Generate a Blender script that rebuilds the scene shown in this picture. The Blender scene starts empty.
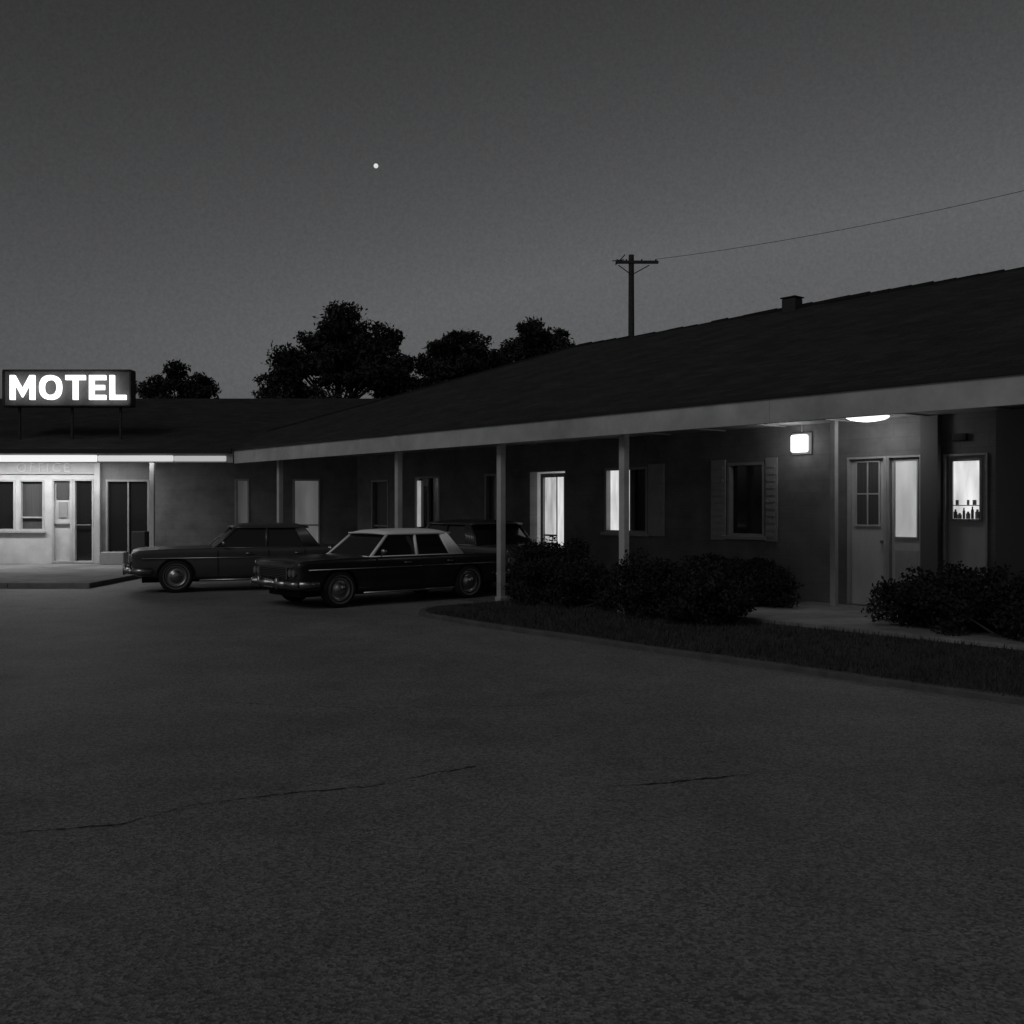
import bpy, bmesh, math, random
import numpy as np
from mathutils import Vector, Matrix
random.seed(7); rng=np.random.default_rng(7)
sc=bpy.context.scene
sc.view_settings.view_transform='Standard'; sc.view_settings.look='None'; sc.view_settings.exposure=0

# ---------------------------------------------------------------- materials
def mat(name, col=0.2, rough=0.8, var=0.0, scale=8, metal=0.0, emis=None, bump=0.0, bscale=60, spec=0.3, detail=6, stretch=None, var2=0.0, scale2=1.0):
    m=bpy.data.materials.new(name); m.use_nodes=True; nt=m.node_tree; N=nt.nodes; L=nt.links
    b=N['Principled BSDF']
    b.inputs['Base Color'].default_value=(col,col,col*1.02,1); b.inputs['Roughness'].default_value=rough
    b.inputs['Metallic'].default_value=metal; b.inputs['Specular IOR Level'].default_value=spec
    tc=N.new('ShaderNodeTexCoord'); mp=N.new('ShaderNodeMapping'); L.new(tc.outputs['Object'],mp.inputs[0])
    if stretch: mp.inputs['Scale'].default_value=stretch
    if var>0:
        n=N.new('ShaderNodeTexNoise'); n.inputs['Scale'].default_value=scale; n.inputs['Detail'].default_value=detail; n.inputs['Roughness'].default_value=.65
        L.new(mp.outputs[0],n.inputs['Vector'])
        r=N.new('ShaderNodeMapRange'); r.inputs[1].default_value=.3; r.inputs[2].default_value=.7
        r.inputs[3].default_value=col*(1-var); r.inputs[4].default_value=col*(1+var); L.new(n.outputs[0],r.inputs[0])
        out=r.outputs[0]
        if var2>0:
            n2=N.new('ShaderNodeTexNoise'); n2.inputs['Scale'].default_value=scale2; n2.inputs['Detail'].default_value=4
            L.new(tc.outputs['Object'],n2.inputs['Vector'])
            r2=N.new('ShaderNodeMapRange'); r2.inputs[1].default_value=.3; r2.inputs[2].default_value=.7
            r2.inputs[3].default_value=1-var2; r2.inputs[4].default_value=1+var2; L.new(n2.outputs[0],r2.inputs[0])
            mm=N.new('ShaderNodeMath'); mm.operation='MULTIPLY'; L.new(out,mm.inputs[0]); L.new(r2.outputs[0],mm.inputs[1]); out=mm.outputs[0]
        L.new(out,b.inputs['Base Color'])
    if bump>0:
        n=N.new('ShaderNodeTexNoise'); n.inputs['Scale'].default_value=bscale; n.inputs['Detail'].default_value=5
        L.new(mp.outputs[0],n.inputs['Vector'])
        bp=N.new('ShaderNodeBump'); bp.inputs['Strength'].default_value=bump; bp.inputs['Distance'].default_value=.02
        L.new(n.outputs[0],bp.inputs['Height']); L.new(bp.outputs[0],b.inputs['Normal'])
    if emis is not None:
        b.inputs['Emission Color'].default_value=(1,1,1,1); b.inputs['Emission Strength'].default_value=emis
    return m

def asphalt():
    m=bpy.data.materials.new('asphalt'); m.use_nodes=True; nt=m.node_tree; N=nt.nodes; L=nt.links
    b=N['Principled BSDF']; b.inputs['Roughness'].default_value=.62; b.inputs['Specular IOR Level'].default_value=.5
    tc=N.new('ShaderNodeTexCoord')
    def noise(s,d=4,r=.6):
        n=N.new('ShaderNodeTexNoise'); n.inputs['Scale'].default_value=s; n.inputs['Detail'].default_value=d; n.inputs['Roughness'].default_value=r
        L.new(tc.outputs['Object'],n.inputs['Vector']); return n.outputs[0]
    def mr(x,a,b_,c,d):
        r=N.new('ShaderNodeMapRange'); r.inputs[1].default_value=a; r.inputs[2].default_value=b_; r.inputs[3].default_value=c; r.inputs[4].default_value=d
        L.new(x,r.inputs[0]); return r.outputs[0]
    def mul(x,y):
        q=N.new('ShaderNodeMath'); q.operation='MULTIPLY'; L.new(x,q.inputs[0]); L.new(y,q.inputs[1]); return q.outputs[0]
    v=N.new('ShaderNodeTexVoronoi'); v.inputs['Scale'].default_value=80; L.new(tc.outputs['Object'],v.inputs['Vector'])
    g=N.new('ShaderNodeSeparateColor'); L.new(v.outputs['Color'],g.inputs[0])
    agg=mr(g.outputs[0],0,1,.45,1.6)
    out=mul(mr(noise(.3,5),.3,.7,.115,.18),mr(noise(1.4,7,.72),.3,.7,.82,1.18))
    out=mul(out,agg); out=mul(out,mr(noise(25,3),.3,.7,.88,1.12))
    out=mul(out,mr(noise(.9,2),.62,.74,1.0,.7))
    L.new(out,b.inputs['Base Color'])
    bp=N.new('ShaderNodeBump'); bp.inputs['Strength'].default_value=.45; bp.inputs['Distance'].default_value=.008
    hh=N.new('ShaderNodeMath'); hh.operation='ADD'; L.new(v.outputs['Distance'],hh.inputs[0]); L.new(noise(30,4),hh.inputs[1])
    L.new(hh.outputs[0],bp.inputs['Height']); L.new(bp.outputs[0],b.inputs['Normal'])
    return m

def brickmat(name,c1,c2,mortar,bw,bh,ms=.008,rot=None,rough=.85,bumps=.4):
    m=bpy.data.materials.new(name); m.use_nodes=True; nt=m.node_tree; N=nt.nodes; L=nt.links
    b=N['Principled BSDF']; b.inputs['Roughness'].default_value=rough; b.inputs['Specular IOR Level'].default_value=.2
    uv=N.new('ShaderNodeUVMap'); 
    br=N.new('ShaderNodeTexBrick'); br.inputs['Scale'].default_value=1; br.inputs['Brick Width'].default_value=bw; br.inputs['Row Height'].default_value=bh
    br.inputs['Mortar Size'].default_value=ms; br.inputs['Mortar Smooth'].default_value=.3
    for i,c in (('Color1',c1),('Color2',c2),('Mortar',mortar)): br.inputs[i].default_value=(c,c,c,1)
    L.new(uv.outputs[0],br.inputs['Vector'])
    n=N.new('ShaderNodeTexNoise'); n.inputs['Scale'].default_value=1.3; n.inputs['Detail'].default_value=7; n.inputs['Roughness'].default_value=.65; L.new(uv.outputs[0],n.inputs['Vector'])
    r=N.new('ShaderNodeMapRange'); r.inputs[1].default_value=.3; r.inputs[2].default_value=.7; r.inputs[3].default_value=.65; r.inputs[4].default_value=1.3; L.new(n.outputs[0],r.inputs[0])
    mx=N.new('ShaderNodeVectorMath'); mx.operation='MULTIPLY'; L.new(br.outputs[0],mx.inputs[0]); L.new(r.outputs[0],mx.inputs[1]); L.new(mx.outputs[0],b.inputs['Base Color'])
    bp=N.new('ShaderNodeBump'); bp.inputs['Strength'].default_value=bumps; bp.inputs['Distance'].default_value=.01; bp.invert=True
    L.new(br.outputs['Fac'],bp.inputs['Height']); L.new(bp.outputs[0],b.inputs['Normal'])
    return m

M={}
M['asphalt']=asphalt()
M['wall']=brickmat('painted_block',.175,.165,.145,.4,.2,.006,bumps=.2)
M['office']=mat('white_painted_stucco',.55,.7,var=.12,scale=3,bump=.15,var2=.1)
M['roof']=brickmat('asphalt_shingle',.036,.024,.014,.3,.14,.006,bumps=.8,rough=.95)
M['white']=mat('weathered_white_paint',.40,.6,var=.18,scale=2.5,bump=.05,var2=.25,scale2=.5)
M['trim']=mat('trim_paint',.40,.55,var=.12,scale=5)
M['frame']=mat('window_frame_paint',.30,.5,var=.12,scale=6)
M['door']=mat('door_paint',.50,.5,var=.12,scale=4,stretch=(1,1,.3),var2=.1)
M['soffit']=mat('soffit_paint',.36,.7,var=.15,scale=2)
M['glass']=mat('dark_window_glass',.012,.06,spec=.6)
M['glass2']=mat('curtained_glass',.08,.35,var=.3,scale=9,stretch=(6,6,.1))
def litmat(name,lo,hi,stretch):
    m=mat(name,.6,.8); nt=m.node_tree; N=nt.nodes; L=nt.links; b=N['Principled BSDF']
    tc=N.new('ShaderNodeTexCoord'); mp=N.new('ShaderNodeMapping'); mp.inputs['Scale'].default_value=stretch; L.new(tc.outputs['Object'],mp.inputs[0])
    n=N.new('ShaderNodeTexNoise'); n.inputs['Scale'].default_value=2; n.inputs['Detail'].default_value=3; L.new(mp.outputs[0],n.inputs['Vector'])
    r=N.new('ShaderNodeMapRange'); r.inputs[1].default_value=.3; r.inputs[2].default_value=.7; r.inputs[3].default_value=lo; r.inputs[4].default_value=hi; L.new(n.outputs[0],r.inputs[0])
    b.inputs['Emission Color'].default_value=(1,1,1,1); L.new(r.outputs[0],b.inputs['Emission Strength']); return m
M['lit']=litmat('lit_curtain',.5,.85,(4,4,.8))
M['litmid']=litmat('lit_curtain_mid',.3,.6,(4,4,.8))
M['litdim']=litmat('lit_curtain_dim',.2,.34,(3,3,.9))
M['litvdim']=litmat('lit_curtain_very_dim',.05,.10,(2,2,.4))
M['litfaint']=litmat('lit_curtain_faint',.015,.035,(3,3,.4))
M['lamp']=mat('lamp_diffuser',.8,.5,emis=1.4)
M['tube']=mat('fascia_glow',.8,.5,emis=.8)  # glow that makes the office fascia look lit, not a lamp tube
M['neon']=mat('neon_letter',.8,.5,emis=2.0)
M['signbox']=mat('sign_box_paint',.10,.6,var=.2,scale=4)
M['dark']=mat('dark_metal',.02,.6)
M['vent']=mat('vent_metal',.03,.7)
M['concrete']=mat('concrete',.18,.9,var=.25,scale=3,bump=.3,bscale=40,var2=.25,scale2=.7)
M['kerb']=mat('kerb_concrete',.085,.9,var=.3,scale=4,bump=.4,bscale=30)
M['soil']=mat('lawn_soil',.03,.95,var=.4,scale=6,bump=.6,bscale=20)
M['grass']=mat('grass_blades',.04,.8,var=.5,scale=2)
M['leaf']=mat('leaf',.035,.85,var=.5,scale=1.2,spec=.05)
M['leaf2']=mat('shrub_leaf',.026,.85,var=.5,scale=5,spec=.05)
M['bark']=mat('bark',.05,.9,var=.3,scale=10)
M['wood']=mat('pole_wood',.04,.9,var=.3,scale=8)
M['moon']=mat('moon_surface',.5,.9,emis=.7)
M['crack']=mat('crack_tar',.02,.9)
M['chrome']=mat('chrome',.30,.3,metal=1.0)
M['rubber']=mat('rubber',.015,.85)
M['white_wall']=mat('whitewall_rubber',.10,.7)
M['carglass']=mat('car_glass',.01,.05,spec=.7)
M['head']=mat('headlamp_glass',.15,.15,spec=.6)
M['plate']=mat('plate',.3,.5)
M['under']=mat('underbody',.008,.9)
M['bottle']=mat('bottle_plastic',.12,.4)
M['bottle2']=mat('bottle_plastic_pale',.38,.4)

# ---------------------------------------------------------------- helpers
def link(o,parent=None):
    sc.collection.objects.link(o)
    if parent: o.parent=parent
    return o
def empty(name,loc=(0,0,0),rz=0):
    e=bpy.data.objects.new(name,None); e.location=loc; e.rotation_euler=(0,0,rz); e.empty_display_size=.3; return link(e)
def mesh(name,vs,fs,m,parent=None,smooth=False):
    me=bpy.data.meshes.new(name); me.from_pydata([tuple(v) for v in vs],[],fs); me.update()
    if m: me.materials.append(m)
    if smooth: me.shade_smooth()
    return link(bpy.data.objects.new(name,me),parent)
def bevel(o,w=.01,seg=2):
    b=o.modifiers.new('bevel','BEVEL'); b.width=w; b.segments=seg; b.limit_method='ANGLE'; return o
def boxpts(f,a0,a1,b0,b1,c0,c1):
    return [f(a,b,c) for a in (a0,a1) for b in (b0,b1) for c in (c0,c1)]
BF=[(0,1,3,2),(4,6,7,5),(0,4,5,1),(2,3,7,6),(0,2,6,4),(1,5,7,3)]
def fixn(o):
    bm=bmesh.new(); bm.from_mesh(o.data); bmesh.ops.recalc_face_normals(bm,faces=bm.faces); bm.to_mesh(o.data); bm.free(); return o
ident=lambda a,b,c:Vector((a,b,c))
def box(name,f,a0,a1,b0,b1,c0,c1,m,parent=None,bv=0.0):
    o=fixn(mesh(name,boxpts(f,a0,a1,b0,b1,c0,c1),BF,m,parent))
    if bv: bevel(o,bv)
    return o
ANG=math.radians(39.44); SA,CA=math.sin(ANG),math.cos(ANG)
# motel long wing: s runs along the wing, D is distance across it
def W(s,D,z): return Vector((CA*D-SA*s, SA*D+CA*s, z))
def WO(x,y,z): return Vector((x,y,z))

def tube(vs,fs,p0,p1,r0,r1,n=7):
    p0=Vector(p0);p1=Vector(p1); d=(p1-p0); 
    if d.length<1e-5: return
    q=d.to_track_quat('Z','Y'); b=len(vs)
    for p,r in ((p0,r0),(p1,r1)):
        for i in range(n):
            a=2*math.pi*i/n; vs.append(p+q@Vector((r*math.cos(a),r*math.sin(a),0)))
    for i in range(n):
        j=(i+1)%n; fs.append((b+i,b+j,b+n+j,b+n+i))
    fs.append(tuple(b+i for i in reversed(range(n)))); fs.append(tuple(b+n+i for i in range(n)))

def wall(name,f,a0,a1,dpos,z0,z1,opens,m,parent,thick=.2):
    As=sorted(set([a0,a1]+[v for o in opens for v in o[:2]])); Zs=sorted(set([z0,z1]+[v for o in opens for v in o[2:4]]))
    idx={};vs=[];uvs=[];fs=[]
    def V(i,j):
        if (i,j) not in idx: idx[(i,j)]=len(vs); vs.append(f(As[i],dpos,Zs[j])); uvs.append((As[i],Zs[j]))
        return idx[(i,j)]
    for i in range(len(As)-1):
        for j in range(len(Zs)-1):
            ca=(As[i]+As[i+1])/2; cz=(Zs[j]+Zs[j+1])/2
            if any(o[0]<ca<o[1] and o[2]<cz<o[3] for o in opens): continue
            fs.append((V(i,j),V(i+1,j),V(i+1,j+1),V(i,j+1)))
    o=mesh(name,vs,fs,m,parent)
    bm=bmesh.new(); bm.from_mesh(o.data); bmesh.ops.recalc_face_normals(bm,faces=bm.faces)
    toward=(f(0,0,0)-f(0,1,0))
    bm.faces.ensure_lookup_table()
    if bm.faces[0].normal.dot(toward)<0:
        bmesh.ops.reverse_faces(bm,faces=bm.faces)
    uvl=bm.loops.layers.uv.new('UVMap')
    for fa in bm.faces:
        for lp in fa.loops: lp[uvl].uv=uvs[lp.vert.index]
    bm.to_mesh(o.data); bm.free()
    s=o.modifiers.new('solid','SOLIDIFY'); s.thickness=thick; s.offset=-1
    return o

motel=empty('motel_building')
DW=13.8      # wall line
YW=26.6      # office wing wall line
# ---------------------------------------------------------------- long wing walls
opens=[(12.87,13.98,1.09,2.32),(10.28,11.04,1.09,2.32),(7.57,8.76,.12,2.33),(6.62,7.24,.12,2.32),
       (15.11,16.19,.12,2.30),(17.29,17.71,1.1,2.3),(19.41,20.44,1.0,2.3),(21.6,22.4,.12,2.25),(1.5,3.2,1.05,2.3),(-3.5,-2.4,.12,2.3)]
wall('front_wall',W,-6,23.1,DW,0,2.88,opens,M['wall'],motel)
box('back_wall',W,-6,26,21.0,21.2,0,2.9,M['wall'],motel)
box('end_wall',W,-6.2,-6.003,DW,21.2,0,2.9,M['wall'],motel)
def framed(f,d,a0,a1,z0,z1,pane,fr=.05,mull=(),trans=(),name='window',frm=None,recess=.07,sill=True):
    frm=frm or M['frame']
    e=name
    box(e+'_pane',f,a0,a1,d+recess+.02,d+recess+.03,z0,z1,pane,motel)
    for k,(x0,x1,y0,y1) in enumerate([(a0,a0+fr,z0,z1),(a1-fr,a1,z0,z1),(a0+fr,a1-fr,z0,z0+fr),(a0+fr,a1-fr,z1-fr,z1)]):
        box(e+'_frame_%d'%k,f,x0,x1,d-.015,d+recess+.018,y0,y1,frm,motel,.004)
    for mx in mull: box(e+'_mullion',f,mx-.018,mx+.018,d+.02,d+recess+.017,z0+fr,z1-fr,frm,motel)
    for tz in trans: box(e+'_rail',f,a0+fr,a1-fr,d+.025,d+recess+.016,tz-.018,tz+.018,frm,motel)
    if sill: box(e+'_sill',f,a0-.06,a1+.06,d-.07,d-.017,z0-.05,z0+.01,frm,motel,.005)
# window: lit half + dark half + pale shutter
box('lit_curtain',W,13.36,13.93,DW+.10,DW+.11,1.12,2.30,M['lit'],motel)
framed(W,DW,12.87,13.98,1.09,2.32,M['glass'],mull=(13.33,),name='window',recess=.10)
box('shutter_panel',W,12.45,12.84,DW-.035,DW-.003,1.05,2.36,M['frame'],motel,.006)
for k in range(11): box('shutter_slat',W,12.50,12.79,DW-.05,DW-.037,1.12+k*.108,1.17+k*.108,M['frame'],motel)
framed(W,DW,10.28,11.04,1.09,2.32,M['glass'],name='window')
for a0,a1 in ((11.07,11.38),(10.02,10.25)):
    box('shutter_panel',W,a0,a1,DW-.035,DW-.003,1.02,2.38,M['frame'],motel,.006)
    for k in range(11): box('shutter_slat',W,a0+.04,a1-.04,DW-.05,DW-.037,1.1+k*.112,1.15+k*.112,M['frame'],motel)
# lit doorway far
box('interior_glow_wall',W,15.13,16.17,DW+.9,DW+.91,.12,2.3,M['lit'],motel)
box('room_wall',W,15.08,15.11,DW+.2,DW+.9,.12,2.3,M['office'],motel)
box('room_wall',W,16.19,16.22,DW+.2,DW+.9,.12,2.3,M['office'],motel)
box('room_ceiling',W,15.08,16.22,DW+.2,DW+.9,2.3,2.32,M['office'],motel)
box('door_curtain',W,15.14,15.40,DW+.06,DW+.07,.3,2.2,M['lit'],motel)
framed(W,DW+.05,15.11,15.90,.12,2.26,M['litmid'],fr=.08,name='glazed_door',mull=(15.43,),trans=(1.0,),frm=M['trim'],recess=.03,sill=False)
# doors at right
def panel_door(a0,a1,z0,z1,glz=None,m=None,nm='room_door'):
    m=m or M['door']
    box(nm+'_leaf',W,a0+.03,a1-.03,DW+.06,DW+.10,z0,z1-.03,m,motel,.004)
    box(nm+'_jamb',W,a0,a0+.028,DW-.02,DW+.12,z0,z1,M['trim'],motel)
    box(nm+'_jamb',W,a1-.028,a1,DW-.02,DW+.12,z0,z1,M['trim'],motel)
    box(nm+'_head',W,a0+.028,a1-.028,DW-.02,DW+.12,z1-.028,z1,M['trim'],motel)
panel_door(8.13,8.76,.12,2.33)
def inset(a0,a1,z0,z1,m,fr,nm):
    box(nm,W,a0,a1,DW+.045,DW+.058,z0,z1,m,motel)
    for (x0,x1,y0,y1) in [(a0-.025,a0,z0-.025,z1+.025),(a1,a1+.025,z0-.025,z1+.025),(a0,a1,z0-.025,z0),(a0,a1,z1,z1+.025)]:
        box(nm+'_bead',W,x0,x1,DW+.035,DW+.058,y0,y1,fr,motel)
inset(8.27,8.63,1.32,2.25,M['glass2'],M['door'],'door_glass')
box('door_bar',W,8.44,8.46,DW+.035,DW+.044,1.32,2.25,M['door'],motel)
box('door_bar',W,8.27,8.63,DW+.033,DW+.043,1.77,1.79,M['door'],motel)
panel_door(7.57,8.10,.12,2.33,nm='screen_door')
inset(7.67,8.00,1.15,2.25,M['litdim'],M['white'],'screen_glass')
box('screen_kickplate',W,7.66,8.01,DW+.05,DW+.058,.2,.95,M['trim'],motel)
box('door_knob',W,8.19,8.23,DW+.0,DW+.06,1.05,1.09,M['chrome'],motel,.01)
box('door_mullion',W,8.10,8.13,DW-.03,DW+.12,.12,2.33,M['trim'],motel)
# far right door with lit upper light
panel_door(6.62,7.24,.12,2.32,nm='bath_door')
box('bath_curtain',W,6.75,7.13,DW+.052,DW+.058,1.42,2.22,M['lit'],motel)
for (x0,x1,y0,y1) in [(6.72,6.75,1.39,2.25),(7.13,7.16,1.39,2.25),(6.75,7.13,1.39,1.42),(6.75,7.13,2.22,2.25)]:
    box('bath_bead',W,x0,x1,DW+.02,DW+.058,y0,y1,M['frame'],motel)
for k,(s,h,w) in enumerate([(6.78,.13,.06),(6.85,.17,.04),(6.91,.10,.06),(6.97,.15,.035),(7.03,.08,.06),(7.09,.13,.05)]):
    vs=[];fs=[]; tube(vs,fs,W(s,DW+.03,1.422),W(s,DW+.03,1.422+h*.75),w/2,w/2,10); tube(vs,fs,W(s,DW+.03,1.422+h*.75),W(s,DW+.03,1.422+h),w/3.5,w/3.5,8)
    mesh('bottle',vs,fs,M['bottle' if k%2 else 'bottle2'],motel)
box('shelf',W,6.75,7.13,DW+.03,DW+.051,1.60,1.612,M['frame'],motel)
for (s,z,w_) in ((6.80,1.612,.05),(6.90,1.612,.03),(7.05,1.612,.04)): box('jar',W,s,s+w_,DW+.033,DW+.05,z+.001,z+.07,M['bottle2'],motel)
# pilaster, vent, pipe-post at door
box('pilaster',W,7.27,7.53,DW-.12,DW-.003,.1,2.87,M['wall'],motel,.005)
box('wall_vent',W,6.9,7.1,DW-.05,DW-.003,2.5,2.6,M['vent'],motel,.01)
box('wall_return',W,6.0,6.4,DW-.25,DW-.003,.1,2.87,M['wall'],motel,.005)
box('door_post',W,8.70,8.79,DW-.43,DW-.34,.10,2.875,M['white'],motel,.008)
box('conduit',W,9.55,9.57,DW-.02,DW-.002,2.77,2.87,M['frame'],motel)
# other openings
framed(W,DW,17.29,17.71,1.1,2.3,M['glass2'],name='window')
framed(W,DW,19.41,20.44,1.0,2.3,M['glass'],mull=(19.92,),name='window')
box('lit_gap',W,20.3,20.39,DW+.03,DW+.08,1.1,2.2,M['litdim'],motel)
framed(W,DW,21.6,22.4,.12,2.25,M['glass2'],name='room_door',trans=(1.1,),sill=False)
framed(W,DW,1.5,3.2,1.05,2.3,M['glass'],mull=(2.35,),name='window')
framed(W,DW,-3.5,-2.4,.12,2.3,M['glass2'],name='room_door',trans=(1.1,),sill=False)
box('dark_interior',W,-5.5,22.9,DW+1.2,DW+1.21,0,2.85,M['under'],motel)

# ---------------------------------------------------------------- office wing walls (faces the lot)
wo=[(-15.6,-14.2,.9,2.28),(-13.6,-12.9,.95,2.28),(-12.8,-12.15,.95,2.28),(-11.95,-10.86,.12,2.30)]
wall('office_wall',WO,-17,-10.70,YW,0,2.88,wo,M['office'],motel)
wo2=[(-10.55,-9.42,.12,2.28),(-7.2,-6.82,1.0,2.3),(-5.7,-4.98,.12,2.3)]
wall('side_wall',WO,-10.697,-3.98,YW,0,2.88,wo2,M['wall'],motel)
framed(WO,YW,-15.6,-14.2,.9,2.28,M['glass'],name='office_window',frm=M['white'])
framed(WO,YW,-13.6,-12.9,.95,2.28,M['glass'],name='office_window',frm=M['white'])
framed(WO,YW,-12.8,-12.15,.95,2.28,M['glass2'],name='office_window',frm=M['white'],trans=(1.3,))
framed(WO,YW,-11.95,-11.43,.12,2.30,M['office'],fr=.05,name='office_door',frm=M['white'],sill=False,trans=(1.15,))
box('office_notice',WO,-11.86,-11.54,YW+.06,YW+.075,1.78,2.2,M['glass2'],motel)
box('office_notice_small',WO,-11.80,-11.58,YW+.06,YW+.075,1.3,1.7,M['frame'],motel)
framed(WO,YW,-11.40,-10.86,.12,2.30,M['glass'],fr=.05,name='office_glass_door',frm=M['white'],sill=False)
box('office_door_post',WO,-11.427,-11.403,YW-.02,YW+.1,.12,2.3,M['white'],motel)
box('door_push_bar',WO,-11.33,-10.95,YW-.01,YW+.02,1.08,1.12,M['chrome'],motel,.008)
box('corner_pilaster',WO,-10.80,-10.66,YW-.12,YW-.003,.1,2.85,M['white'],motel,.008)
framed(WO,YW,-10.55,-9.42,.12,2.28,M['glass'],mull=(-9.98,),name='side_glass_door',frm=M['frame'],sill=False)
framed(WO,YW,-7.2,-6.82,1.0,2.3,M['litfaint'],name='window')
framed(WO,YW,-5.7,-4.98,.12,2.3,M['litvdim'],name='room_door',sill=False,trans=(1.1,),frm=M['frame'])
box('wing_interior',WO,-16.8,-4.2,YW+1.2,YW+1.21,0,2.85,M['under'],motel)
box('wing_back_wall',WO,-17,-2,35.6,35.8,0,2.9,M['wall'],motel)
box('wing_end_wall',WO,-17.2,-17.003,YW,35.8,0,2.9,M['wall'],motel)
box('office_board',WO,-13.9,-10.82,YW-.05,YW-.003,2.42,2.76,M['trim'],motel,.006)
box('planter',ident,-10.5,-9.9,YW-.5,YW-.15,.1,.42,M['frame'],motel,.02)
box('newspaper_box',ident,-9.7,-9.35,YW-.5,YW-.2,.1,.95,M['vent'],motel,.02)
cu=bpy.data.curves.new('office_letters','FONT'); cu.body='OFFICE'; cu.size=.34; cu.extrude=.006; cu.space_character=1.35
to=bpy.data.objects.new('tmp',cu); link(to); bpy.context.view_layer.update()
me=bpy.data.meshes.new_from_object(to.evaluated_get(bpy.context.evaluated_depsgraph_get())); bpy.data.objects.remove(to)
lo=link(bpy.data.objects.new('office_letters',me),motel); me.materials.clear(); me.materials.append(M['office']); lo.location=(-12.85,YW-.058,2.48); lo.rotation_euler=(math.pi/2,0,0)

# ---------------------------------------------------------------- roofs
def uvsheet(name,quads,m,parent,updirs):
    vs=[];fs=[];uv=[]
    for q,(ua,ub) in zip(quads,updirs):
        b=len(vs); vs+=q; fs.append(tuple(range(b,b+len(q)))); uv.append([(Vector(p).dot(ua),Vector(p).dot(ub)) for p in q])
    o=mesh(name,vs,fs,m,parent); ul=o.data.uv_layers.new(name='UVMap'); k=0
    for f_ in uv:
        for c in f_: ul.data[k].uv=c; k+=1
    return o
DE,DR=10.30,17.5; ZE,ZR=2.93,5.58; SE=18.7; SH=SE+(DR-DE)
DB=DR+(DR-DE)
u=W(1,0,0)-W(0,0,0); n=W(0,1,0)-W(0,0,0)
sl=Vector((n.x*math.cos(.352),n.y*math.cos(.352),math.sin(.352))); sb=Vector((-sl.x,-sl.y,sl.z))
hs=Vector((-u.x*.94,-u.y*.94,.34))
uvsheet('main_roof',[[W(-7,DE,ZE),W(SH,DE,ZE),W(SE,DR,ZR),W(-7,DR,ZR)],[W(-7,DR,ZR),W(SE,DR,ZR),W(SH,DB,ZE),W(-7,DB,ZE)],[W(SH,DE,ZE),W(SH,DB,ZE),W(SE,DR,ZR)]],M['roof'],motel,[(u,sl),(u,sb),(n,hs)])
mesh('gable',[W(-7,DE,ZE),W(-7,DB,ZE),W(-7,DR,ZR)],[(0,1,2)],M['trim'],motel)
vs=[];fs=[]; s=-7
while s<SE:
    e=min(s+.42,SE); dz=random.uniform(-.008,.016)+.02*math.sin(s*.7)
    tube(vs,fs,W(s,DR,ZR-.04+dz),W(e,DR,ZR-.04+dz),.085,.075,8); s+=.42
for (A,B) in ((W(SE,DR,ZR),W(SH,DE,ZE)),):
    k=24
    for i in range(k): tube(vs,fs,A.lerp(B,i/k)-Vector((0,0,.04)),A.lerp(B,(i+1)/k)-Vector((0,0,.04)),.08,.07,8)
mesh('ridge_caps',vs,fs,M['roof'],motel)
YE,YR=24.22,31.0; ZWR=4.85
X0,X1=-18,-5.0
uvsheet('office_roof',[[(X0,YE,ZE-.004),(-6.4,YE,ZE-.004),(X1+3.2,YR,ZWR),(X0,YR,ZWR)],[(X0,YR,ZWR),(X1+3.2,YR,ZWR),(X1+3.2,37.8,ZE),(X0,37.8,ZE)]],M['roof'],motel,[(Vector((1,0,0)),Vector((0,.96,.27))),(Vector((1,0,0)),Vector((0,-.96,.27)))])
mesh('wing_gable',[(X0,YE,ZE),(X0,37.8,ZE),(X0,YR,ZWR)],[(0,1,2)],M['trim'],motel)
mesh('main_soffit',[W(-7,DE+.05,2.88),W(23.2,DE+.05,2.88),W(25,DW+.1,2.88),W(-7,DW+.1,2.88)],[(0,1,2,3)],M['soffit'],motel)
mesh('office_soffit',[(X0,YE+.05,2.886),(-5.5,YE+.05,2.886),(-3.5,YW+.1,2.886),(X0,YW+.1,2.886)],[(0,1,2,3)],M['soffit'],motel)
for s in np.arange(-6,23,1.22): box('soffit_batten',W,s,s+.04,DE+.08,DW-.01,2.86,2.878,M['soffit'],motel)
SC=22.86
box('main_fascia',W,-7,SC,DE,DE+.045,2.60,2.915,M['white'],motel,.006)
box('office_fascia',WO,X0,-6.60,YE+.0,YE+.045,2.62,2.915,M['white'],motel,.006)
box('drip_edge',W,-7,SC,DE-.03,DE-.004,2.90,2.945,M['dark'],motel,.004)
box('drip_edge',WO,X0,-6.62,YE-.09,YE-.004,2.84,2.945,M['dark'],motel,.004)
box('main_beam',W,-7,22.6,10.55,10.68,2.66,2.855,M['soffit'],motel,.005)
for s in (-5,-1.5,10.35,13.17,16.25,21.1):
    box('canopy_post',W,s-.055,s+.055,10.545,10.655,.0,2.66,M['white'],motel,.01)
    box('post_base',W,s-.075,s+.075,10.525,10.675,.0,.10,M['white'],motel,.01)
for x in (-8.86,-16.6):
    box('canopy_post',WO,x-.055,x+.055,YE+.95,YE+1.06,.1,2.88,M['office'],motel,.01)
box('lit_fascia_strip',WO,-16.5,-9.8,YE-.05,YE-.004,2.64,2.80,M['tube'],motel,.02)  # added glowing face standing in for light on the office fascia
M['glow2']=mat('fascia_glow_dim',.8,.5,emis=.55)  # weaker glow steps imitate the light falling off along the fascia
M['glow3']=mat('fascia_glow_dimmer',.8,.5,emis=.33)
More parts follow.
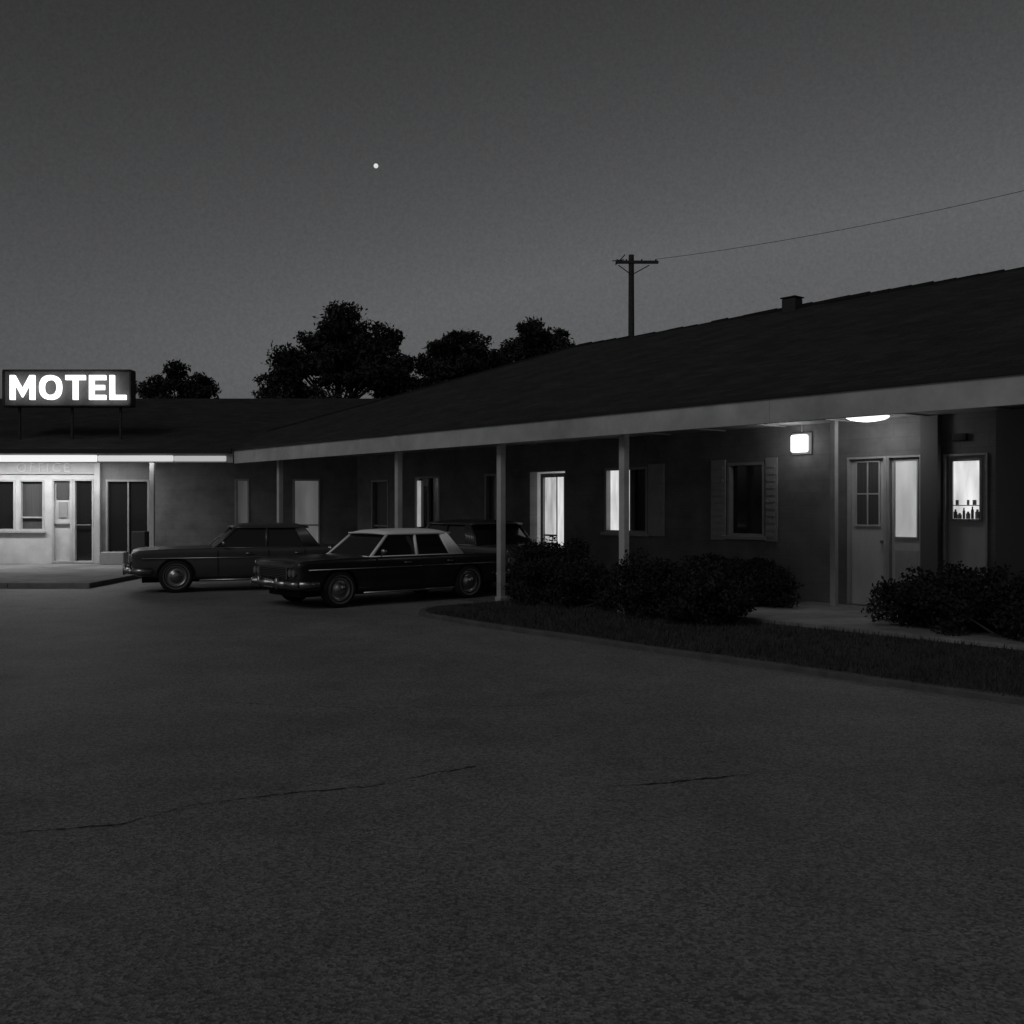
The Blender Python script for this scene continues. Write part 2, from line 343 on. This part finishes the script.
box('lit_fascia_strip_dim',WO,-9.78,-8.0,YE-.05,YE-.004,2.65,2.79,M['glow2'],motel,.02)
box('lit_fascia_strip_dimmer',WO,-7.98,-6.75,YE-.05,YE-.004,2.65,2.78,M['glow3'],motel,.02)
for s in (1.5,7.6,13.9,19.5): box('fascia_joint',W,s,s+.008,DE-.002,DE+.001,2.605,2.9,M['frame'],motel)
box('roof_vent',W,12.1,12.42,DR-.30,DR-.02,5.35,5.74,M['vent'],motel,.03)
box('roof_vent_cap',W,12.08,12.44,DR-.32,DR-.0,5.743,5.77,M['vent'],motel,.01)
# lamps
box('wall_lamp',W,9.42,9.70,DW-.14,DW-.03,2.44,2.72,M['lamp'],motel,.03)
box('wall_lamp_back',W,9.38,9.74,DW-.028,DW-.003,2.41,2.75,M['frame'],motel,.005)
vs=[];fs=[];c0=W(8.05,DW-.62,2.872)
prof=[(.30,0),(.29,-.02),(.24,-.045),(.16,-.06),(.07,-.07),(.005,-.073)]
for (r,z) in prof:
    for i in range(28): a=2*math.pi*i/28; vs.append(c0+Vector((r*math.cos(a),r*math.sin(a),z)))
for p in range(5):
    for i in range(28): j=(i+1)%28; fs.append((p*28+i,p*28+j,(p+1)*28+j,(p+1)*28+i))
fixn(mesh('ceiling_lamp',vs,fs,M['lamp'],motel,True))
def light(name,kind,loc,e,parent,size=.3,size_y=None,rot=(0,0,0)):
    l=bpy.data.lights.new(name,kind); l.energy=e
    if kind=='AREA':
        l.size=size
        if size_y: l.shape='RECTANGLE'; l.size_y=size_y
    else: l.shadow_soft_size=size
    o=bpy.data.objects.new(name,l); o.location=loc; o.rotation_euler=rot; return link(o,parent)
light('wall_lamp_light','POINT',W(9.56,DW-.42,2.55),3.4,motel,.1)
light('ceiling_lamp_light','POINT',W(8.05,DW-.62,2.68),7.5,motel,.12)
light('office_light','AREA',(-12.2,YW-1.0,2.83),105,motel,4.5,.25)
light('office_light','AREA',(-9.2,YW-1.6,2.83),7,motel,1.2,.25)

# ---------------------------------------------------------------- MOTEL sign
sign=empty('motel_sign',(-11.10,25.25,4.5))
def sb_(name,a0,a1,b0,b1,c0,c1,m,bv=0): return box(name,ident,a0,a1,b0,b1,c0,c1,m,sign,bv)
sb_('cabinet',-1.42,1.68,.0,.28,-.42,.43,M['signbox'],.015)
for (a,b,c,d) in ((-1.45,1.71,.43,.46),(-1.45,1.71,-.45,-.42)): sb_('rim',a,b,-.04,.3,c,d,M['dark'],.006)
for a in (-1.46,1.68): sb_('rim_side',a,a+.04,-.035,.29,-.419,.429,M['dark'],.006)
for a in (-1.1,.2,1.4): sb_('leg',a-.025,a+.025,.1,.16,-1.25,-.46,M['dark'])
def letter(name,polys,x):
    vs=[];fs=[]
    for p in polys:
        b=len(vs); k=len(p)
        for y in (-.20,-.13):
            for (px,pz) in p: vs.append((x+px+.03,y,pz-.30))
        fs.append(tuple(b+i for i in range(k))); fs.append(tuple(b+k+i for i in reversed(range(k))))
        for i in range(k): j=(i+1)%k; fs.append((b+i,b+k+i,b+k+j,b+j))
    return fixn(mesh(name,vs,fs,M['neon'],sign))
H=.60; T=.115
R=lambda a,b,c,d:[(a,c),(b,c),(b,d),(a,d)]
letter('letter_m',[R(0,T,0,H),R(.60-T,.60,0,H),[(T,H),(T,H-.2),(.30,.06),(.30,.26)],[(.60-T,H),(.30,.26),(.30,.06),(.60-T,H-.2)]],-1.22)
ring=[]; kk=28
for i in range(kk):
    a0=2*math.pi*i/kk; a1=2*math.pi*(i+1)/kk
    def P(a,rx,rz):
        c,s_=math.cos(a),math.sin(a); e=.85
        return (.27+rx*math.copysign(abs(c)**e,c),H/2+rz*math.copysign(abs(s_)**e,s_))
    ring.append([P(a0,.27,H/2),P(a1,.27,H/2),P(a1,.27-T,H/2-T),P(a0,.27-T,H/2-T)])
letter('letter_o',ring,-.50)
letter('letter_t',[R(0,.48,H-T,H),R(.24-T/2,.24+T/2,0,H-T)],.14)
letter('letter_e',[R(0,T,0,H),R(T,.40,0,T),R(T,.37,H/2-T/2,H/2+T/2),R(T,.40,H-T,H)],.72)
letter('letter_l',[R(0,T,0,H),R(T,.40,0,T)],1.22)

# ---------------------------------------------------------------- ground
mesh('parking_lot',[(-300,-100,0),(300,-100,0),(300,500,0),(-300,500,0)],[(0,1,2,3)],M['asphalt'])
lawn=empty('lawn')
def curve_edge(s): return 8.42+.05*math.sin(s*.5)+.02*math.sin(s*2.3)
S=list(np.arange(-7,12.0,.5))
front=[W(s,curve_edge(s),0) for s in S]
arc=[W(12+ .9*math.sin(t),9.37-.9*math.cos(t),0) for t in np.linspace(.1,math.pi/2,7)]
edge=front+arc+[W(12.9,13.78,0)]
poly=edge+[W(-7,13.78,0)]
mesh('turf',[(p.x,p.y,.05) for p in poly],[tuple(range(len(poly)))],M['soil'],lawn)
vs=[];fs=[]
for i,p in enumerate(edge):
    if i<len(front): d=-n
    elif i<len(front)+len(arc): 
        t=np.linspace(.1,math.pi/2,7)[i-len(front)]; d=(W(math.sin(t),-math.cos(t),0)-W(0,0,0))
    else: d=u
    o=p+d*.10; h=.058
    vs+= [Vector((o.x,o.y,-.01)),Vector((o.x,o.y,h-.012)),Vector((p.x,p.y,0))+d*.085+Vector((0,0,h)),Vector((p.x,p.y,h)),Vector((p.x,p.y,.0))]
for i in range(len(edge)-1):
    for k in range(4): a=i*5+k; fs.append((a,a+1,a+6,a+5))
mesh('kerb',vs,fs,M['kerb'])
nb=60000
ss=rng.uniform(-3,12.85,nb); dd=rng.uniform(8.38,13.7,nb)
keep=~((dd>11.15)&(dd<12.35)) & ~((ss>7.4)&(ss<9.5)&(dd>11.1)) & ~((ss>12.1)&(dd<9.4))
ss,dd=ss[keep],dd[keep]; nb=len(ss)
px=CA*dd-SA*ss; py=SA*dd+CA*ss; a=rng.uniform(0,math.pi,nb); h=rng.uniform(.02,.08,nb); w=rng.uniform(.004,.009,nb); lx=rng.normal(0,.02,nb); ly=rng.normal(0,.02,nb)
v=np.zeros((nb,3,3)); v[:,0]=np.stack([px-w*np.cos(a),py-w*np.sin(a),np.full(nb,.048)],1); v[:,1]=np.stack([px+w*np.cos(a),py+w*np.sin(a),np.full(nb,.048)],1); v[:,2]=np.stack([px+lx,py+ly,.05+h],1)
def bigmesh(name,V,k,m,parent=None):
    me=bpy.data.meshes.new(name); nv=len(V)*k
    me.vertices.add(nv); me.vertices.foreach_set('co',V.reshape(-1)); me.loops.add(nv); me.loops.foreach_set('vertex_index',np.arange(nv,dtype=np.int32))
    me.polygons.add(len(V)); me.polygons.foreach_set('loop_start',np.arange(0,nv,k,dtype=np.int32)); me.polygons.foreach_set('loop_total',np.full(len(V),k,dtype=np.int32))
    me.update(); me.validate(); me.materials.append(m); return link(bpy.data.objects.new(name,me),parent)
bigmesh('grass',v,3,M['grass'],lawn)
walk=empty('walkway')
s=-6.8
while s<12.8:
    e=min(s+1.5,12.85); box('slab',W,s,e-.012,11.2,12.3,.0,.10,M['concrete'],walk,.006); s+=1.5
box('door_pad',W,7.35,9.45,12.305,13.78,.0,.105,M['concrete'],walk,.006)
mesh('canopy_pad',[W(12.95,10.4,.006),W(21.3,10.4,.006),W(23.0,13.78,.006),W(12.95,13.78,.006)],[(0,1,2,3)],M['kerb'],walk)
x=-17.0
while x<-8.2:
    e=min(x+1.8,-8.2); box('office_slab',WO,x,e-.012,19.9,YW-.003,.0,.10,M['concrete'],walk,.006); x+=1.8
box('office_slab',WO,-8.19,-4.0,23.9,YW-.003,.0,.098,M['concrete'],walk,.006)
def crack(name,pts,w=.006):
    vs=[];fs=[]; P=[]
    for i in range(len(pts)-1):
        a,b=Vector(pts[i]),Vector(pts[i+1]); k=max(2,int((b-a).length/.03))
        for j in range(k): P.append(a.lerp(b,j/k))
    off=0; K=len(P)
    for i,p in enumerate(P):
        off+=random.uniform(-.016,.016); off*=.965; ww=w*random.uniform(.15,1.2)*(.35+.65*abs(math.sin(i*.09)))
        vs+=[(p.x,p.y+off-ww,.004),(p.x,p.y+off+ww,.004)]
    fs=[(2*i,2*i+2,2*i+3,2*i+1) for i in range(len(P)-1)]
    mesh(name,vs,fs,M['crack'])
crack('asphalt_crack',[(-3.6,4.95),(-2.53,5.06),(-1.95,5.2),(-1.72,5.48),(-.81,5.87),(-.2,6.32)],.009)
crack('asphalt_crack',[(.55,5.82),(.73,5.87),(1.11,6.04),(1.57,6.25)],.011)
crack('asphalt_crack',[(-2.6,8.4),(-1.0,8.1),(1.2,8.3)],.005)

# ---------------------------------------------------------------- foliage
def leaves(clumps,per,size,ca=.6):
    out=[]
    for (c,r) in clumps:
        d=rng.normal(size=(per,3)); d/=np.linalg.norm(d,axis=1)[:,None]
        rr=rng.uniform(.15,1,per)**.55*(1+.25*rng.normal(size=per)*.5)
        p=np.array(c)+d*rr[:,None]*np.array(r)
        t1=rng.normal(size=(per,3)); t1/=np.linalg.norm(t1,axis=1)[:,None]
        t2=np.cross(t1,rng.normal(size=(per,3))); t2/=np.linalg.norm(t2,axis=1)[:,None]
        sz=(size*rng.uniform(.5,1.3,per))[:,None]
        out.append(np.stack([p-t1*sz,p-t2*sz*ca*.6,p+t1*sz,p+t2*sz*ca*.6],1))
    return np.concatenate(out)
def tree(name,loc,height,lobes,nsub,per,size,trunk_r=.25,sub=(.45,.95)):
    e=empty(name,loc); cl=[]
    for (c,r,wt) in lobes:
        for _ in range(int(nsub*wt)):
            d=rng.normal(size=3); d/=np.linalg.norm(d); q=rng.uniform(.2,1)**.45
            p=np.array(c)+d*q*np.array(r); rs=rng.uniform(*sub); cl.append((p,(rs,rs,rs*.6)))
    bigmesh('foliage',leaves(cl,per,size),4,M['leaf'],e)
    vs=[];fs=[]; top=height*.85; segs=8; prev=Vector((0,0,-.1)); P=[prev]
    for i in range(1,segs+1):
        t=i/segs; q=Vector((random.uniform(-.12,.12),random.uniform(-.12,.12),top*t)); tube(vs,fs,prev,q,trunk_r*(1-(i-1)/segs*.85),trunk_r*(1-i/segs*.85),9); prev=q; P.append(q)
    for (c,r) in cl[::3]:
        z=max(height*.2,c[2]-abs(c[0])*.5-.4); i=min(segs,int(z/top*segs)); b=P[i]; m_=b.lerp(Vector(c),.5)+Vector((0,0,-.15)); tube(vs,fs,b,m_,.07,.045,5); tube(vs,fs,m_,Vector(c),.045,.015,5)
    mesh('trunk',vs,fs,M['bark'],e); return e
tree('tree',(-8.2,48,0),11.4,[((.45,0,9.9),(.95,1.0,1.1),.45),((.3,0,8.9),(1.4,1.2,1.2),.5),((-.9,0,8.5),(1.2,1.4,1.2),.5),((1.6,0,8.1),(1.5,1.6,1.5),.7),((2.3,.3,9.5),(.45,.6,.8),.15),((-2.3,0,8.1),(.8,1.0,.8),.3),((-2.5,0,6.6),(1.0,1.4,1.3),.5),((3.0,0,7.4),(.9,1.2,1.2),.5),((0,0,5.8),(3.3,2.6,1.9),1.1)],60,160,.13,.3,(.35,.8))
tree('tree',(-2.6,50,0),10.6,[((0,0,9.0),(1.2,1.2,1.3),.8),((-.9,0,8.3),(1.0,1.2,1.3),.6),((1.0,0,8.5),(1.0,1.1,1.2),.6),((0,0,6.6),(2.0,1.7,1.9),1)],45,160,.13,.24,(.35,.7))
tree('tree',(1.2,52,0),11.2,[((-.3,0,10.0),(.8,1.1,1.1),.6),((-1.1,0,9.0),(1.0,1.2,1.1),.6),((.9,0,9.6),(1.1,1.1,.9),.6),((1.9,0,9.1),(.8,1.0,.7),.4),((0,0,7.4),(2.3,1.8,1.6),1)],45,160,.13,.24,(.35,.7))
tree('tree',(-15.6,48,0),8.4,[((0.2,0,7.5),(.6,.9,.8),.4),((-1.0,0,6.8),(.8,1.0,.7),.5),((1.0,0,7.0),(.6,.9,.8),.5),((0,0,5.6),(1.8,1.6,1.2),1)],38,150,.12,.2,(.3,.6))
tree('tree',(-12.4,52,0),7.0,[((0,0,5.2),(1.8,1.6,1.1),1)],40,120,.13,.2,(.35,.7))

def shrub(loc,r,h,rz=0,nc=50,per=190):
    e=empty('shrub',loc,rz); cl=[]
    for _ in range(nc):
        a_=rng.uniform(0,2*math.pi); el=rng.uniform(0,math.pi/2)**1.0; q=rng.uniform(.5,1.18)
        cl.append((np.array([r[0]*q*math.cos(a_)*math.cos(el*.85)*.9,r[1]*q*math.sin(a_)*math.cos(el*.85)*.85,h*(.12+.70*q*math.sin(el))]),(.2,.2,.15)))
    for _ in range(12):
        cl.append((np.array([rng.uniform(-.5,.5)*r[0],rng.uniform(-.5,.5)*r[1],rng.uniform(.1,.5)*h]),(.25,.25,.2)))
    bigmesh('foliage',leaves(cl,per,.030,.9),4,M['leaf2'],e)
    vs=[];fs=[]
    for (c,_) in cl[::2]: tube(vs,fs,(c[0]*.15,c[1]*.15,-.06),tuple(c),.02,.006,5)
    mesh('stems',vs,fs,M['bark'],e)
ra=ANG+math.pi/2
def sh(s,D,r,h,z=.05): p=W(s,D,z); shrub(p,r,h,ra)
sh(11.75,10.75,(.95,.6),1.05)
sh(12.5,10.85,(.5,.5),1.0)
sh(9.75,10.6,(.75,.5),.9)
sh(8.85,10.55,(.6,.5),.80)
sh(10.0,12.9,(.75,.6),.68); sh(10.9,13.1,(.6,.45),.7)
sh(9.55,12.65,(.6,.4),.66)
sh(6.35,12.0,(.8,.6),.78); sh(5.3,11.9,(.8,.6),.85); sh(4.2,12,(.8,.6),.75)

# ---------------------------------------------------------------- utility pole, wires, moon
pole=empty('utility_pole',(4.66,40,0))
vs=[];fs=[]; tube(vs,fs,(0,0,0),(0,0,11.4),.16,.105,12); mesh('pole',vs,fs,M['wood'],pole)
box('crossarm',ident,-.62,1.05,-.12,-.0,11.05,11.16,M['wood'],pole,.01)
vs=[];fs=[]
tube(vs,fs,(-.5,0,11.0),(0,-.1,10.6),.02,.02); tube(vs,fs,(.7,0,11.0),(0,-.1,10.6),.02,.02)
for x in (-.55,-.2,.4,.95): tube(vs,fs,(x,-.06,11.12),(x,-.06,11.22),.035,.03); 
tube(vs,fs,(-.62,-.06,11.0),(-.25,-.06,11.4),.02,.02); tube(vs,fs,(-.75,-.06,11.15),(-.3,-.06,11.2),.02,.02)
mesh('hardware',vs,fs,M['dark'],pole)
def wire(a,b,sag,r,parent=None):
    vs=[];fs=[];k=40; P=[]
    for i in range(k+1):
        t=i/k; p=Vector(a).lerp(Vector(b),t); p.z-=sag*4*t*(1-t); P.append(p)
    for i in range(k): tube(vs,fs,P[i],P[i+1],r,r,5)
    return mesh('power_line',vs,fs,M['dark'],parent)
wire((5.6,39.94,11.22),(26,22,12.7),.75,.009)
bm=bmesh.new(); bmesh.ops.create_icosphere(bm,subdivisions=3,radius=1.35); me=bpy.data.meshes.new('moon'); bm.to_mesh(me); bm.free(); me.shade_smooth(); me.materials.append(M['moon'])
mo=link(bpy.data.objects.new('moon',me)); mo.location=(-79.7,600,200.8)

# ---------------------------------------------------------------- cars
def car(loc,rz,body,roofm,scale=1.0,cab=0.0):
    e=empty('parked_car',loc,rz); e.scale=(scale,)*3
    # boxy early-sixties profile: flat deck with low tail fins
    st=[(-2.42,.80,.42,.74),(-2.36,.87,.33,.86),(-1.7,.91,.26,.885),(-.7,.92,.22,.895),(.6,.92,.22,.90),(1.5,.915,.25,.895),(2.2,.90,.3,.875),(2.36,.885,.34,.845),(2.42,.83,.44,.76)]
    vs=[];fs=[]
    for (x,hw,zb,zt) in st:
        fin=.035*min(1,max(0,(-x-1.0)/1.2))
        half=[(0,zb),(hw*.86,zb),(hw*.965,zb+.07),(hw,.52),(hw*.985,.66),(hw*1.0,zt-.05),(hw*.97,zt+.01+fin),(hw*.88,zt-.015),(hw*.5,zt+.012),(0,zt+.02)]
        ring_=[(x,y,z) for (y,z) in half]+[(x,-y,z) for (y,z) in reversed(half[1:-1])]
        vs+=ring_
    k=18
    for i in range(len(st)-1):
        for j in range(k):
            a=i*k+j; b=i*k+(j+1)%k; fs.append((a,b,b+k,a+k))
    fs.append(tuple(range(k))); fs.append(tuple(reversed([(len(st)-1)*k+j for j in range(k)])))
    o=fixn(mesh('body_tmp',vs,fs,body))
    sm=o.modifiers.new('s','SUBSURF'); sm.levels=2; sm.render_levels=2
    cut=[]
    for x in (1.55,-1.38):
        for sy in (1,-1):
            v2=[];f2=[]; tube(v2,f2,(x,sy*.62,.33),(x,sy*1.2,.33),.385,.385,36); c=mesh('cut',v2,f2,None); fixn(c)
            bmod=o.modifiers.new('b','BOOLEAN'); bmod.object=c; bmod.operation='DIFFERENCE'; bmod.solver='EXACT'; cut.append(c)
    bpy.context.view_layer.update()
    me=bpy.data.meshes.new_from_object(o.evaluated_get(bpy.context.evaluated_depsgraph_get()))
    for c in cut: bpy.data.objects.remove(c)
    bpy.data.objects.remove(o)
    me.materials.clear(); me.materials.append(body)
    bo=link(bpy.data.objects.new('body',me),e); me.shade_smooth()
    try: me.set_sharp_from_angle(angle=math.radians(38))
    except Exception: pass
    cx=cab; zb,zt=.885,1.30
    B=[(cx-1.36,.74),(cx+.82,.78)]; Tp=[(cx-1.02,.62),(cx+.34,.63)]
    gv=[(B[0][0],-B[0][1],zb),(B[1][0],-B[1][1],zb),(B[1][0],B[1][1],zb),(B[0][0],B[0][1],zb),(Tp[0][0],-Tp[0][1],zt),(Tp[1][0],-Tp[1][1],zt),(Tp[1][0],Tp[1][1],zt),(Tp[0][0],Tp[0][1],zt)]
    fixn(mesh('glass',gv,[(0,1,2,3),(4,7,6,5),(0,4,5,1),(1,5,6,2),(2,6,7,3),(3,7,4,0)],M['carglass'],e))
    vs=[];fs=[];nx,ny=9,9
    for lay in (0,1):
        for i in range(nx):
            for j in range(ny):
                tx=i/(nx-1);ty=j/(ny-1)*2-1; X=Tp[0][0]-.12+tx*(Tp[1][0]-Tp[0][0]+.20); Y=ty*.675*(1-.04*abs(tx*2-1)**3)
                crown=.05*(1-ty**2)*(1-(tx*2-1)**4*.7)
                vs.append((X,Y,1.30+crown+(.045 if lay else -.012) - (.025 if lay and (i in(0,nx-1) or j in (0,ny-1)) else 0)))
    m_=nx*ny
    for i in range(nx-1):
        for j in range(ny-1):
            a=i*ny+j; fs.append((a,a+1,a+ny+1,a+ny)); fs.append((m_+a,m_+a+ny,m_+a+ny+1,m_+a+1))
    for i in range(nx-1):
        for j in (0,ny-1): a=i*ny+j; fs.append((a,a+ny,m_+a+ny,m_+a))
    for j in range(ny-1):
        for i in (0,nx-1): a=i*ny+j; fs.append((a,a+1,m_+a+1,m_+a))
    fixn(mesh('roof',vs,fs,roofm,e,True))
    vs=[];fs=[]
    for sy in (-1,1):
        tube(vs,fs,(B[1][0],sy*B[1][1],zb-.02),(Tp[1][0],sy*Tp[1][1],zt),.032,.028,8)
        tube(vs,fs,(cx-.25,sy*.775,zb-.02),(cx-.27,sy*.64,zt),.035,.03,8)
        for q in np.linspace(0,.28,5): tube(vs,fs,(B[0][0]+q,sy*B[0][1]*1.01,zb-.02),(Tp[0][0]+q*.5,sy*Tp[0][1]*1.01,zt),.04,.035,8)
        tube(vs,fs,(B[0][0],sy*.77,zb+.005),(B[1][0],sy*.80,zb+.005),.018,.018,6)
    mesh('pillars',vs,fs,roofm,e,True)
    vs=[];fs=[]
    for (x,d) in ((2.44,1),(-2.44,-1)):
        path=[(x-d*.42,-.935,.45),(x-d*.06,-.88,.45),(x+d*.05,-.6,.45),(x+d*.07,0,.45),(x+d*.05,.6,.45),(x-d*.06,.88,.45),(x-d*.42,.935,.45)]
        for i in range(6): tube(vs,fs,path[i],path[i+1],.062,.062,8)
        for y in (-.35,.35): tube(vs,fs,(x+d*.09,y,.36),(x+d*.09,y,.56),.035,.035,8)
    for sy in (-1,1):
        tube(vs,fs,(-2.2,sy*.915,.70),(2.2,sy*.91,.70),.012,.012,6)
        tube(vs,fs,(-.95,sy*.945,.25),(1.1,sy*.945,.25),.022,.022,6)
        tube(vs,fs,(cx+.62,sy*.86,.90),(cx+.62,sy*.95,.97),.012,.012,6); tube(vs,fs,(cx+.60,sy*.97,.99),(cx+.66,sy*.97,.99),.055,.05,10)
        for x in (.05,-.95): tube(vs,fs,(x,sy*.935,.78),(x+.14,sy*.935,.78),.012,.012,6)
    tube(vs,fs,(B[1][0]+.0,-.76,zb+.01),(B[1][0],.76,zb+.01),.016,.016,6)
    tube(vs,fs,(Tp[1][0]+.05,-.6,zt),(Tp[1][0]+.05,.6,zt),.014,.014,6)
    mesh('chrome_trim',vs,fs,M['chrome'],e,True)
    for sy in (-1,1):
        for x in (cx+.74,cx-.28,cx-1.02): box('door_seam',ident,x-.006,x+.006,sy*.918,sy*.924,.28,.86,M['under'],e)
    box('grille',ident,2.36,2.432,-.52,.52,.55,.74,M['dark'],e,.01)
    vs=[];fs=[]
    for z in np.linspace(.57,.72,6): tube(vs,fs,(2.44,-.52,z),(2.44,.52,z),.006,.006,5)
    for y in (-.53,.53): tube(vs,fs,(2.435,y,.54),(2.435,y,.75),.014,.014,5)
    mesh('grille_bars',vs,fs,M['chrome'],e)
    vs=[];fs=[]; v3=[];f3=[]
    for y in (-.75,-.61,.61,.75): tube(vs,fs,(2.34,y,.65),(2.425,y,.65),.062,.058,16); tube(v3,f3,(2.30,y,.65),(2.418,y,.65),.075,.073,16)
    mesh('headlamps',vs,fs,M['head'],e); mesh('headlamp_bezels',v3,f3,M['chrome'],e)
    vs=[];fs=[]
    for y in (-.7,.7): tube(vs,fs,(-2.38,y,.62),(-2.45,y,.62),.075,.07,16)
    mesh('tail_lamps',vs,fs,M['bottle'],e)
    box('licence_plate',ident,2.515,2.525,-.16,.16,.38,.52,M['plate'],e)
    box('underbody',ident,-2.2,2.2,-.6,.6,.2,.34,M['under'],e)
    for x in (1.55,-1.38):
        for sy in (1,-1):
            prof=[(.0,.70),(.30,.70),(.335,.735),(.338,.86),(.315,.895),(.27,.90),(.225,.892),(.215,.87)]
            def lathe(prof,m,nm):
                vs=[];fs=[];n_=32
                for (r,y) in prof:
                    for i in range(n_): a=2*math.pi*i/n_; vs.append((x+r*math.cos(a),sy*y,.335+r*math.sin(a)))
                for p in range(len(prof)-1):
                    for i in range(n_): j=(i+1)%n_; fs.append((p*n_+i,p*n_+j,(p+1)*n_+j,(p+1)*n_+i))
                fixn(mesh(nm,vs,fs,m,e,True))
            lathe(prof,M['rubber'],'tyre'); lathe([(.262,.9035),(.232,.8975)],M['white_wall'],'whitewall')
            lathe([(.215,.87),(.20,.885),(.19,.862),(.12,.868),(.10,.905),(.06,.925),(.001,.93)],M['chrome'],'hubcap')
    return e
M['paintA']=mat('car_paint_grey',.07,.28,var=.1,scale=4,metal=.3,spec=.6)
M['paintB']=mat('car_paint_charcoal',.05,.25,spec=.7)
M['paintC']=mat('car_paint_dark',.015,.25,spec=.6)
M['paintW']=mat('car_paint_white_roof',.80,.4,spec=.5)
car((-5.12,20.05,0),math.pi+math.radians(20),M['paintA'],M['paintA'],.91,.0)
car((-2.15,17.5,0),math.pi+math.radians(40),M['paintC'],M['paintW'],.87,.05)
p=W(16.6,12.42,0.006); car(p,math.atan2(u.y,u.x),M['paintB'],M['paintB'],.95,0)

# ---------------------------------------------------------------- world / fill sun
w=bpy.data.worlds.new('World'); sc.world=w; w.use_nodes=True; nt=w.node_tree; N=nt.nodes; L=nt.links
bg=N['Background']; sky=N.new('ShaderNodeTexSky'); sky.sky_type='NISHITA'; sky.sun_disc=False
sky.sun_elevation=math.radians(28); sky.sun_rotation=math.radians(215); sky.air_density=1.0; sky.dust_density=3.5; sky.ozone_density=1
bw=N.new('ShaderNodeRGBToBW'); L.new(sky.outputs[0],bw.inputs[0])
mn=N.new('ShaderNodeMath'); mn.operation='MINIMUM'; mn.inputs[1].default_value=3.2; L.new(bw.outputs[0],mn.inputs[0])
pw=N.new('ShaderNodeMath'); pw.operation='POWER'; pw.inputs[1].default_value=1.9; L.new(mn.outputs[0],pw.inputs[0])
tc=N.new('ShaderNodeTexCoord'); nz=N.new('ShaderNodeTexNoise'); nz.inputs['Scale'].default_value=300; nz.inputs['Detail'].default_value=4; nz.inputs['Roughness'].default_value=.8
L.new(tc.outputs['Generated'],nz.inputs['Vector'])
mr=N.new('ShaderNodeMapRange'); mr.inputs[1].default_value=.25; mr.inputs[2].default_value=.75; mr.inputs[3].default_value=.84; mr.inputs[4].default_value=1.16; L.new(nz.outputs[0],mr.inputs[0])
mu=N.new('ShaderNodeMath'); mu.operation='MULTIPLY'; L.new(pw.outputs[0],mu.inputs[0]); L.new(mr.outputs[0],mu.inputs[1])
tint=N.new('ShaderNodeVectorMath'); tint.operation='SCALE'; tint.inputs[0].default_value=(.985,1.0,1.03); L.new(mu.outputs[0],tint.inputs['Scale'])
L.new(tint.outputs[0],bg.inputs['Color']); bg.inputs['Strength'].default_value=.0122
sd=bpy.data.lights.new('soft_fill','SUN'); sd.energy=.38; sd.angle=math.radians(25); so=link(bpy.data.objects.new('soft_fill',sd))  # added soft fill from behind the camera, brightens ground and fascia
so.rotation_euler=(math.radians(50),0,math.radians(-35))

# ---------------------------------------------------------------- camera
cd=bpy.data.cameras.new('camera'); cd.lens=36; cd.sensor_width=36; cd.clip_end=3000; cd.shift_y=-.006
co=link(bpy.data.objects.new('camera',cd)); co.location=(0,0,1.6); co.rotation_euler=(math.pi/2,0,0); sc.camera=co
